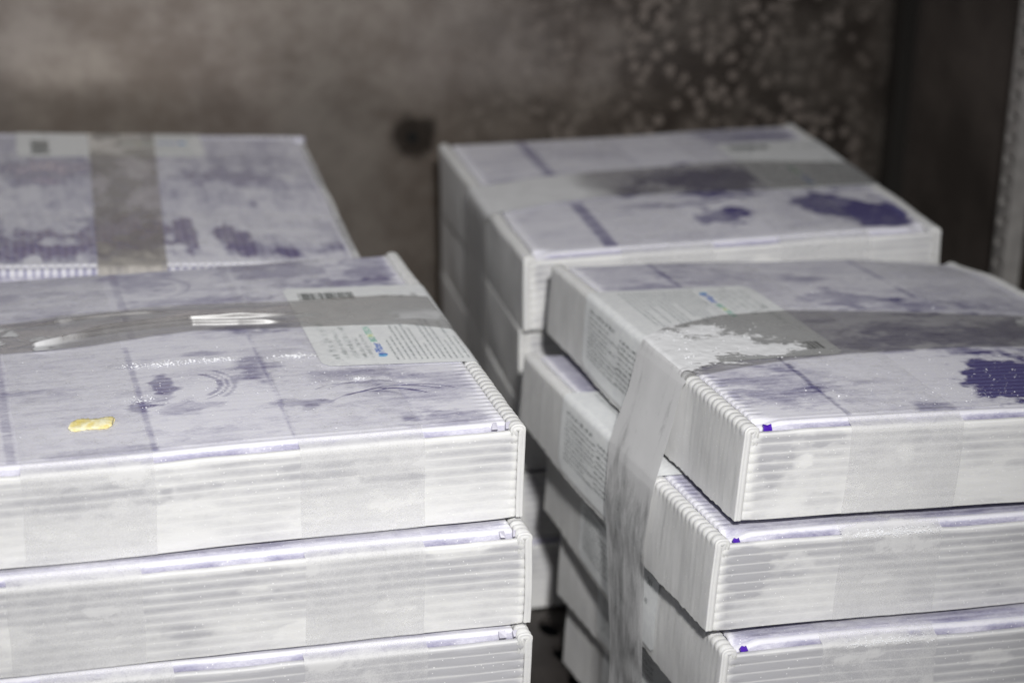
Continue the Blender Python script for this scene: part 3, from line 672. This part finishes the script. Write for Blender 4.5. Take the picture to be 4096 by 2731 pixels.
# rear left: runs front to back
vv = np.concatenate([np.full(16, -116.0), np.linspace(-113.5, 114, 90), np.full(10, 117)]); kk = np.concatenate([np.linspace(-120, -3, 16), np.zeros(90), np.linspace(-3, -60, 10)])
T = np.linspace(0, 1, 26)
lo = np.interp(vv, [-116, -107, 116], [-18.5, -18, -11.5])[:, None]; hi = np.interp(vv, [-116, -100, 121], [16, 16, 27])[:, None]
u = lo + (hi - lo) * T[None, :]; v = vv[:, None] + 0 * u; kb = kk[:, None] + 0 * u
on = (kb > -1) * 1.0
k = kb + on * (lid_dome('RL', v, -u) + 1.0)
fr = 0.10 + 0.30 * sstep(0.4, 0.6, fbm(u / 12, v / 18, 8, 3)) + 0.35 * (1 - sstep(-90, -75, v - 12 * (fbm(u / 6, v / 9, 12, 3) - .5) + 0.6 * (u + 10)))
M_strapb = mat_film('yellowed_wrapping_tape', (0.30, 0.27, 0.24), 0.30, 0.95, (0.62, 0.59, 0.55), 0.3, 0.9, 0.08)
tagm(strap_mesh(w2('RL', u, v, k), np.stack([u + 300, v - kb], -1), fr, mat=M_strapb), 'yellowed packing tape running front to back over the rear left stack', 'tape', 'wrapping tapes around the box stacks')

# ------------------------------------------------------------------ yellow flake on the front left lid
n1, n2 = 26, 12
V = []; F = []
for i in range(n1):
    s = i / (n1 - 1); 
    for j in range(n2):
        a = 2 * math.pi * j / n2
        wd = (3.9 + 0.4 * math.sin(s * 9) + 0.5 * (rnd.random() - 0.5)) * (1 - 0.75 * max(0, abs(2 * s - 1) - 0.8) / 0.2 * 0.6)
        y = wd * math.cos(a); z = 0.8 * math.sin(a) * (1 + 0.4 * (rnd.random() - .5)) + 0.18 * y + 0.3 * rnd.random()
        V.append((-8.4 + 16.8 * s + 0.9 * y * 0.4, y, z))
for i in range(n1 - 1):
    for j in range(n2):
        F.append((i * n2 + j, i * n2 + (j + 1) % n2, (i + 1) * n2 + (j + 1) % n2, (i + 1) * n2 + j))
F.append(tuple(range(n2))); F.append(tuple((n1 - 1) * n2 + j for j in range(n2))[::-1])
VA = np.array(V); a = math.radians(-2)
cu_, cv_ = -53.4, -80.2
uf = cu_ + VA[:, 0] * math.cos(a) - VA[:, 1] * math.sin(a); vf_ = cv_ + VA[:, 0] * math.sin(a) + VA[:, 1] * math.cos(a)
kf = VA[:, 2] + lid_dome('FL', uf, vf_) + 0.95
mfl, t = nt('yellow_flake_crust'); b = NB(t)
tc = b.n('ShaderNodeTexCoord').outputs['Object']
nn = b.noise(tc, 220, 4, 0.6)
p = b.n('ShaderNodeBsdfPrincipled'); b.l(b.mix(b.ramp(nn, 0.35, 0.65), (0.82, 0.68, 0.24), (0.92, 0.88, 0.62)), p.inputs['Base Color']); p.inputs['Roughness'].default_value = 0.6
bu = b.n('ShaderNodeBump'); bu.inputs['Distance'].default_value = 0.0006; b.l(nn, bu.inputs['Height']); b.l(bu.outputs[0], p.inputs['Normal'])
b.l(p.outputs[0], b.n('ShaderNodeOutputMaterial').inputs[0])
fl = link('yellow_flake', poly_mesh('yellow_flake', w2('FL', uf, vf_, kf), F, True), mfl)
tagm(fl, 'small yellow flake lying on the lid of the front left box', 'flake')

# ------------------------------------------------------------------ loose frost lumps
def lumps(name, pts, label, maxr=1.0):
    V = []; F = []
    base = [(1,0,0),(-1,0,0),(0,1,0),(0,-1,0),(0,0,1),(0,0,-1)]
    fc = [(0,2,4),(2,1,4),(1,3,4),(3,0,4),(2,0,5),(1,2,5),(3,1,5),(0,3,5)]
    for (P0, r0) in pts:
        n = len(V)
        for bb in base:
            V.append(tuple(P0[i] + bb[i] * r0 * rnd.uniform(0.6, 1.3) for i in range(3)))
        for f in fc: F.append(tuple(n + i for i in f))
    o = link(name, poly_mesh(name, V, F, False), M_snow); o['kind'] = 'stuff'; tagm(o, label, 'frost')
def scatter(key, face, n, gen):
    out = []
    for _ in range(n):
        g = gen()
        if g is None: continue
        u_, v_, k_, r_ = g
        Pw = w2(key, np.array(u_), np.array(v_), np.array(k_)); out.append((Pw, r_ * MM))
    return out
def g_top(key, cu, cv, su, sv, r0=0.12, r1=0.5):
    def g():
        u_ = rnd.gauss(cu, su); v_ = rnd.gauss(cv, sv)
        if abs(u_) > 104 or abs(v_) > 108: return None
        return u_, v_, float(lid_dome(key, np.array(u_), np.array(v_))) + 0.5, rnd.uniform(r0, r1) ** 1.0 * (0.5 + rnd.random() ** 3)
    return g
L = []
for (cu, cv, su, sv, n) in ((0, -20, 60, 60, 500), (-20, -21, 8, 1.6, 260), (38, -23, 5, 1.2, 200), (4, -21, 5, 1.6, 160), (60, -54.5, 2.5, .8, 60), (-33, -60, 3, 2, 60), (-14, -60, 14, 12, 120), (55, -52, 20, 12, 150)):
    L += scatter('FL', 't', n, g_top('FL', cu, cv, su, sv, 0.10, 0.30 if n > 300 or n in (120, 150) else 0.5))
lumps('loose_frost', L, 'loose frost crumbs on the lid of the front left box')
L = []
for (cu, cv, su, sv, n) in ((10, -80, 50, 25, 350), (-10, -95, 30, 8, 150), (20, 50, 40, 30, 160)):
    L += scatter('FR', 't', n, g_top('FR', cu, cv, su, sv, 0.08, 0.34))
def g_strap():
    u_ = -108 + abs(rnd.gauss(0, 28)); v_ = rnd.uniform(-50, 6)
    if u_ > -30: return None
    return u_, v_, float(lid_dome('FR', np.array(u_), np.array(v_))) + 1.5 + rnd.random() * 0.8, rnd.uniform(0.12, 0.4)
L += scatter('FR', 't', 90, g_strap)
for key, n in (('FR2', 500), ('FR3', 260)):
    def g_f():
        u_ = rnd.gauss(-34 if key == 'FR2' else -42, 14); k_ = rnd.gauss(-2.4, 0.9)
        if not -60 < u_ < -12: return None
        return u_, -D / 2 - 0.6 + max(0, (k_ + 2.6)) * 1.2, k_, rnd.uniform(0.10, 0.38)
    L += scatter(key, 'f', n, g_f)
lumps('loose_frost', L, 'loose white frost clumps on the tapes of the front right stack')

# ------------------------------------------------------------------ freezer interior
def plane_grid(name, o, ax, bx, na, nb_, mat, parent=None, thick=None):
    V = []; F = []
    for i in range(na + 1):
        for j in range(nb_ + 1):
            V.append(tuple(o[q] + ax[q] * i / na + bx[q] * j / nb_ for q in range(3)))
    for i in range(na):
        for j in range(nb_):
            a = i * (nb_ + 1) + j; F.append((a, a + nb_ + 1, a + nb_ + 2, a + 1))
    return link(name, poly_mesh(name, V, F, True), mat, parent)

aw = 0.24
cx, cy = 0.2505, 1.400
bu_ = Vector((-math.cos(aw), -math.sin(aw), 0))      # from the corner to the left along the back wall
ru_ = Vector((math.sin(aw + 0.01), -math.cos(aw + 0.01), 0))   # from the corner towards the camera along the right wall

def mat_steel():
    m, t = nt('stained_steel'); b = NB(t)
    tc = b.n('ShaderNodeUVMap').outputs[0]           # metres: x left from the corner, y height above the camera's level
    sep = b.n('ShaderNodeSeparateXYZ'); b.l(tc, sep.inputs[0]); X, Y = sep.outputs[0], sep.outputs[1]
    n1 = b.noise(tc, 9, 5, 0.6, 0.3); n2 = b.noise(tc, 105, 3, 0.5, 0.0); n3 = b.noise(tc, 22, 4, 0.6)
    # frost specks, denser towards the right end
    vor = b.n('ShaderNodeTexVoronoi'); b.l(tc, vor.inputs['Vector']); vor.inputs['Scale'].default_value = 125
    dots = b.math('MULTIPLY', b.ramp(vor.outputs['Distance'], 0.30, 0.52, 1.0, 0.0), b.ramp(n3, 0.40, 0.58, 0.2, 1.0))
    spk = b.math('MULTIPLY', dots, b.math('MULTIPLY', b.ramp(X, 0.34, 0.16, 0, 1), b.ramp(X, 0.0, 0.03, 0, 1)))
    base = b.mix(b.ramp(b.math('ADD', b.math('MULTIPLY', n1, 0.55), b.math('MULTIPLY', b.noise(tc, 34, 5, 0.7), 0.45)), 0.36, 0.64), (0.27, 0.23, 0.20), (0.47, 0.42, 0.375))
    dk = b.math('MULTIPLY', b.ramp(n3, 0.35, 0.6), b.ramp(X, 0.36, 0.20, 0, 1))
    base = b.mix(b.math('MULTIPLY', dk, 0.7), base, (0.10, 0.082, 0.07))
    base = b.mix(b.math('MULTIPLY', spk, 0.72), base, (0.235, 0.20, 0.178))
    # round worn patch around the screw hole, and a drip line above it
    hx, hy = 0.3285, -0.328
    dx = b.math('SUBTRACT', X, hx); dy = b.math('SUBTRACT', Y, hy)
    rr = b.math('SQRT', b.math('ADD', b.math('MULTIPLY', dx, dx), b.math('MULTIPLY', dy, dy)))
    rr = b.math('ADD', rr, b.math('MULTIPLY', b.math('SUBTRACT', b.noise(tc, 55, 4, 0.7), 0.5), 0.020))
    ring = b.ramp(rr, 0.0105, 0.0185, 1, 0)
    base = b.mix(b.math('MULTIPLY', ring, 0.85), base, (0.035, 0.028, 0.024))
    line = b.math('MULTIPLY', b.ramp(b.math('ABSOLUTE', dx), 0.003, 0.008, 1, 0), b.ramp(dy, 0.015, 0.03, 0, 1))
    base = b.mix(b.math('MULTIPLY', line, 0.06), base, (0.10, 0.085, 0.085))
    d2 = b.math('SUBTRACT', X, 0.487); d3 = b.math('SUBTRACT', Y, -0.343)
    r2 = b.math('SQRT', b.math('ADD', b.math('MULTIPLY', d2, d2), b.math('MULTIPLY', b.math('MULTIPLY', d3, d3), 3.0)))
    r2 = b.math('ADD', r2, b.math('MULTIPLY', b.math('SUBTRACT', b.noise(tc, 60, 3, 0.6), 0.5), 0.02))
    base = b.mix(b.ramp(r2, 0.012, 0.022, 0.8, 0), base, (0.05, 0.042, 0.037))
    p = b.n('ShaderNodeBsdfPrincipled'); b.l(base, p.inputs['Base Color']); b.l(b.math('SUBTRACT', 0.93, b.math('MULTIPLY', spk, 0.85), clamp=True), p.inputs['Metallic'])
    b.l(b.ramp(n1, 0.3, 0.7, 0.38, 0.32), p.inputs['Roughness'])
    bu = b.n('ShaderNodeBump'); bu.inputs['Strength'].default_value = 0.3; bu.inputs['Distance'].default_value = 0.001
    b.l(b.math('ADD', n1, b.math('MULTIPLY', n2, 0.3)), bu.inputs['Height']); b.l(bu.outputs[0], p.inputs['Normal'])
    b.l(p.outputs[0], b.n('ShaderNodeOutputMaterial').inputs[0])
    return m
M_steel = mat_steel()
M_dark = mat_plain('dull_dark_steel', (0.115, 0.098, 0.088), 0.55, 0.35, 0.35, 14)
M_seam = mat_plain('dark_seam', (0.014, 0.012, 0.010), 0.7)
M_shelf = mat_plain('shelf_steel', (0.075, 0.066, 0.062), 0.45, 0.6, 0.3, 30)
M_rail = mat_plain('rail_steel', (0.60, 0.58, 0.56), 0.45, 0.5, 0.2, 60)
M_black = mat_plain('black_void', (0.004, 0.004, 0.004), 0.9)

def wallgrid(name, o, du, width, z0, z1, mat, hole=None, na=60, nb_=40):
    X = np.linspace(0, width, na); Z = np.linspace(z0, z1, nb_)
    Xg, Zg = np.meshgrid(X, Z, indexing='ij')
    wv = (fbm(Xg * 4, Zg * 4, 3, 2) - 0.5) * 0.0015
    n_ = Vector((du[1], -du[0], 0))
    P = np.stack([o[0] + du[0] * Xg + n_[0] * wv, o[1] + du[1] * Xg + n_[1] * wv, Zg], -1)
    me = grid_mesh(name, P, np.stack([Xg, Zg - ZO], -1))
    ob = link(name, me, mat); ob['kind'] = 'structure'
    return ob
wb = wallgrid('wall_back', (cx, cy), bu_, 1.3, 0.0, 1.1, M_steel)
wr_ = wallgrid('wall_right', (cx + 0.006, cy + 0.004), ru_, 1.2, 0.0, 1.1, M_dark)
# folded corner seam
def prism(name, pts, mat, parent=None):
    """box from centre, axes and half sizes"""
    V = []; F = []
    for (c, ex, ey, ez, hx, hy, hz) in pts:
        n = len(V); c = Vector(c)
        for sx in (-1, 1):
            for sy in (-1, 1):
                for sz in (-1, 1): V.append(tuple(c + Vector(ex) * hx * sx + Vector(ey) * hy * sy + Vector(ez) * hz * sz))
        for f in ((0, 1, 3, 2), (4, 6, 7, 5), (0, 4, 5, 1), (2, 3, 7, 6), (0, 2, 6, 4), (1, 5, 7, 3)): F.append(tuple(n + i for i in f))
    return link(name, poly_mesh(name, V, F), mat, parent)
Zv = (0, 0, 1)
sm = prism('corner_seam', [((cx + 0.004, cy - 0.004, 0.55), bu_, ru_, Zv, 0.0070, 0.009, 0.55)], M_seam); sm['kind'] = 'structure'
# screw in the worn patch
hp = Vector((cx, cy, 0)) + bu_ * 0.3285; nw = Vector((-bu_[1], bu_[0], 0)); nw = nw if nw[1] < 0 else -nw
Vs = []; Fs = []
ns = 20
rings = [(0.0036, 0.0002), (0.0036, 0.0012), (0.0028, 0.0022), (0.0016, 0.0016), (0.0, 0.0010)]
for (r_, d_) in rings:
    for i in range(ns):
        a = 2 * math.pi * i / ns
        c = hp + nw * (d_ + 0.0015) + bu_ * (r_ * math.cos(a)); Vs.append((c[0], c[1], ZO - 0.328 + r_ * math.sin(a)))
for q in range(len(rings) - 1):
    for i in range(ns): Fs.append((q * ns + i, q * ns + (i + 1) % ns, (q + 1) * ns + (i + 1) % ns, (q + 1) * ns + i))
sc_ = link('screw', poly_mesh('screw', Vs, Fs, True), M_black); tagm(sc_, 'small dark screw in the round worn patch of the steel back wall', 'screw')

# pilaster rail with slots on the right wall
rail = bpy.data.objects.new('shelf_rail', None); sc.collection.objects.link(rail)
tagm(rail, 'slotted steel shelf rail standing on the dark right wall', 'rail')
rc0 = Vector((cx, cy, 0)) + ru_ * 0.201; nr_ = Vector((-ru_[1], ru_[0], 0)); nr_ = nr_ if nr_[0] < 0 else -nr_
rail.location = rc0
def rl(name, lst, mat):
    o = prism(name, lst, mat, rail); return o
e0 = tuple(ru_)
# web plate built of rungs between slots, two flanges
prs = []
z = 0.01; pitch = 0.0127
while z < 1.08:
    prs.append((tuple(nr_ * 0.0105 - ru_ * 0.0055 + Vector((0, 0, z)) ), e0, tuple(nr_), Zv, 0.0055, 0.0008, 0.0038)); z += pitch
for i, pz in enumerate(prs[:0]): pass
rung = link('rung', None, []) if False else None
meR = None
for i, pz in enumerate(prs):
    if meR is None:
        q = prism('rung', [((0, 0, 0),) + pz[1:]], M_rail, rail); meR = q.data
    else:
        q = bpy.data.objects.new('rung', meR); sc.collection.objects.link(q); q.parent = rail
    q.location = pz[0]
rl('flange', [(tuple(nr_ * 0.0056 + ru_ * 0.0012 + Vector((0, 0, 0.55))), e0, tuple(nr_), Zv, 0.0010, 0.0056, 0.54)], M_rail)
rl('flange', [(tuple(nr_ * 0.0056 - ru_ * 0.0118 + Vector((0, 0, 0.55))), e0, tuple(nr_), Zv, 0.0009, 0.0056, 0.54)], M_rail)

# slotted steel shelf: a sheet with real holes, and a black sheet painting the unlit space below
nx, ny = 34, 30
sx0, sy0 = -0.62, 0.62; px, py = 0.034, 0.030
ca, sa = math.cos(0.25), math.sin(0.25)
V = []; F = []
def sv(x, y, z):
    X = sx0 + x; Y = y
    return (0.02 + (X) * ca - (Y - 0.32) * sa * 1.0, 1.005 + X * sa + (Y - 0.32) * ca, z)
HX, HY = 0.0055, 0.0125
for i in range(nx):
    for j in range(ny):
        x0 = i * px; y0 = (j - 5) * py - 0.1; cxh = x0 + px / 2; cyh = y0 + py / 2
        outer = []; inner = []; low = []
        K = 16
        for k in range(K):
            a = 2 * math.pi * (k + 0.5) / K
            c, s = math.cos(a), math.sin(a); m_ = max(abs(c), abs(s))
            outer.append((cxh + px / 2 * c / m_, cyh + py / 2 * s / m_))
            inner.append((cxh + HX * c, cyh + HY * 0.82 * s))
        n = len(V)
        # snap corners of the outer ring so that neighbouring cells meet
        for (x, y) in outer: V.append(sv(x, y, -0.0008))
        for (x, y) in inner: V.append(sv(x, y, -0.0008))
        for (x, y) in inner: V.append(sv(x, y, -0.004))
        cn_ = [(cxh + px / 2, cyh + py / 2), (cxh - px / 2, cyh + py / 2), (cxh - px / 2, cyh - py / 2), (cxh + px / 2, cyh - py / 2)]
        m0 = len(V)
        for (x, y) in cn_: V.append(sv(x, y, -0.0008))
        for k in range(K):
            k2 = (k + 1) % K
            F.append((n + k, n + k2, n + K + k2, n + K + k)); F.append((n + K + k, n + K + k2, n + 2 * K + k2, n + 2 * K + k))
        for q in range(4):
            kk_ = [1, 5, 9, 13][q]; F.append((n + kk_, m0 + q, n + (kk_ + 1) % K))
sh = link('metal_shelf', poly_mesh('metal_shelf', V, F), M_shelf); tagm(sh, 'dark slotted steel shelf under the stacked boxes', 'shelf')
fl0 = plane_grid('floor', (-1.2, 0.3, -0.12), (2.4, 0, 0), (0, 1.7, 0), 2, 2, M_black); fl0['kind'] = 'structure'
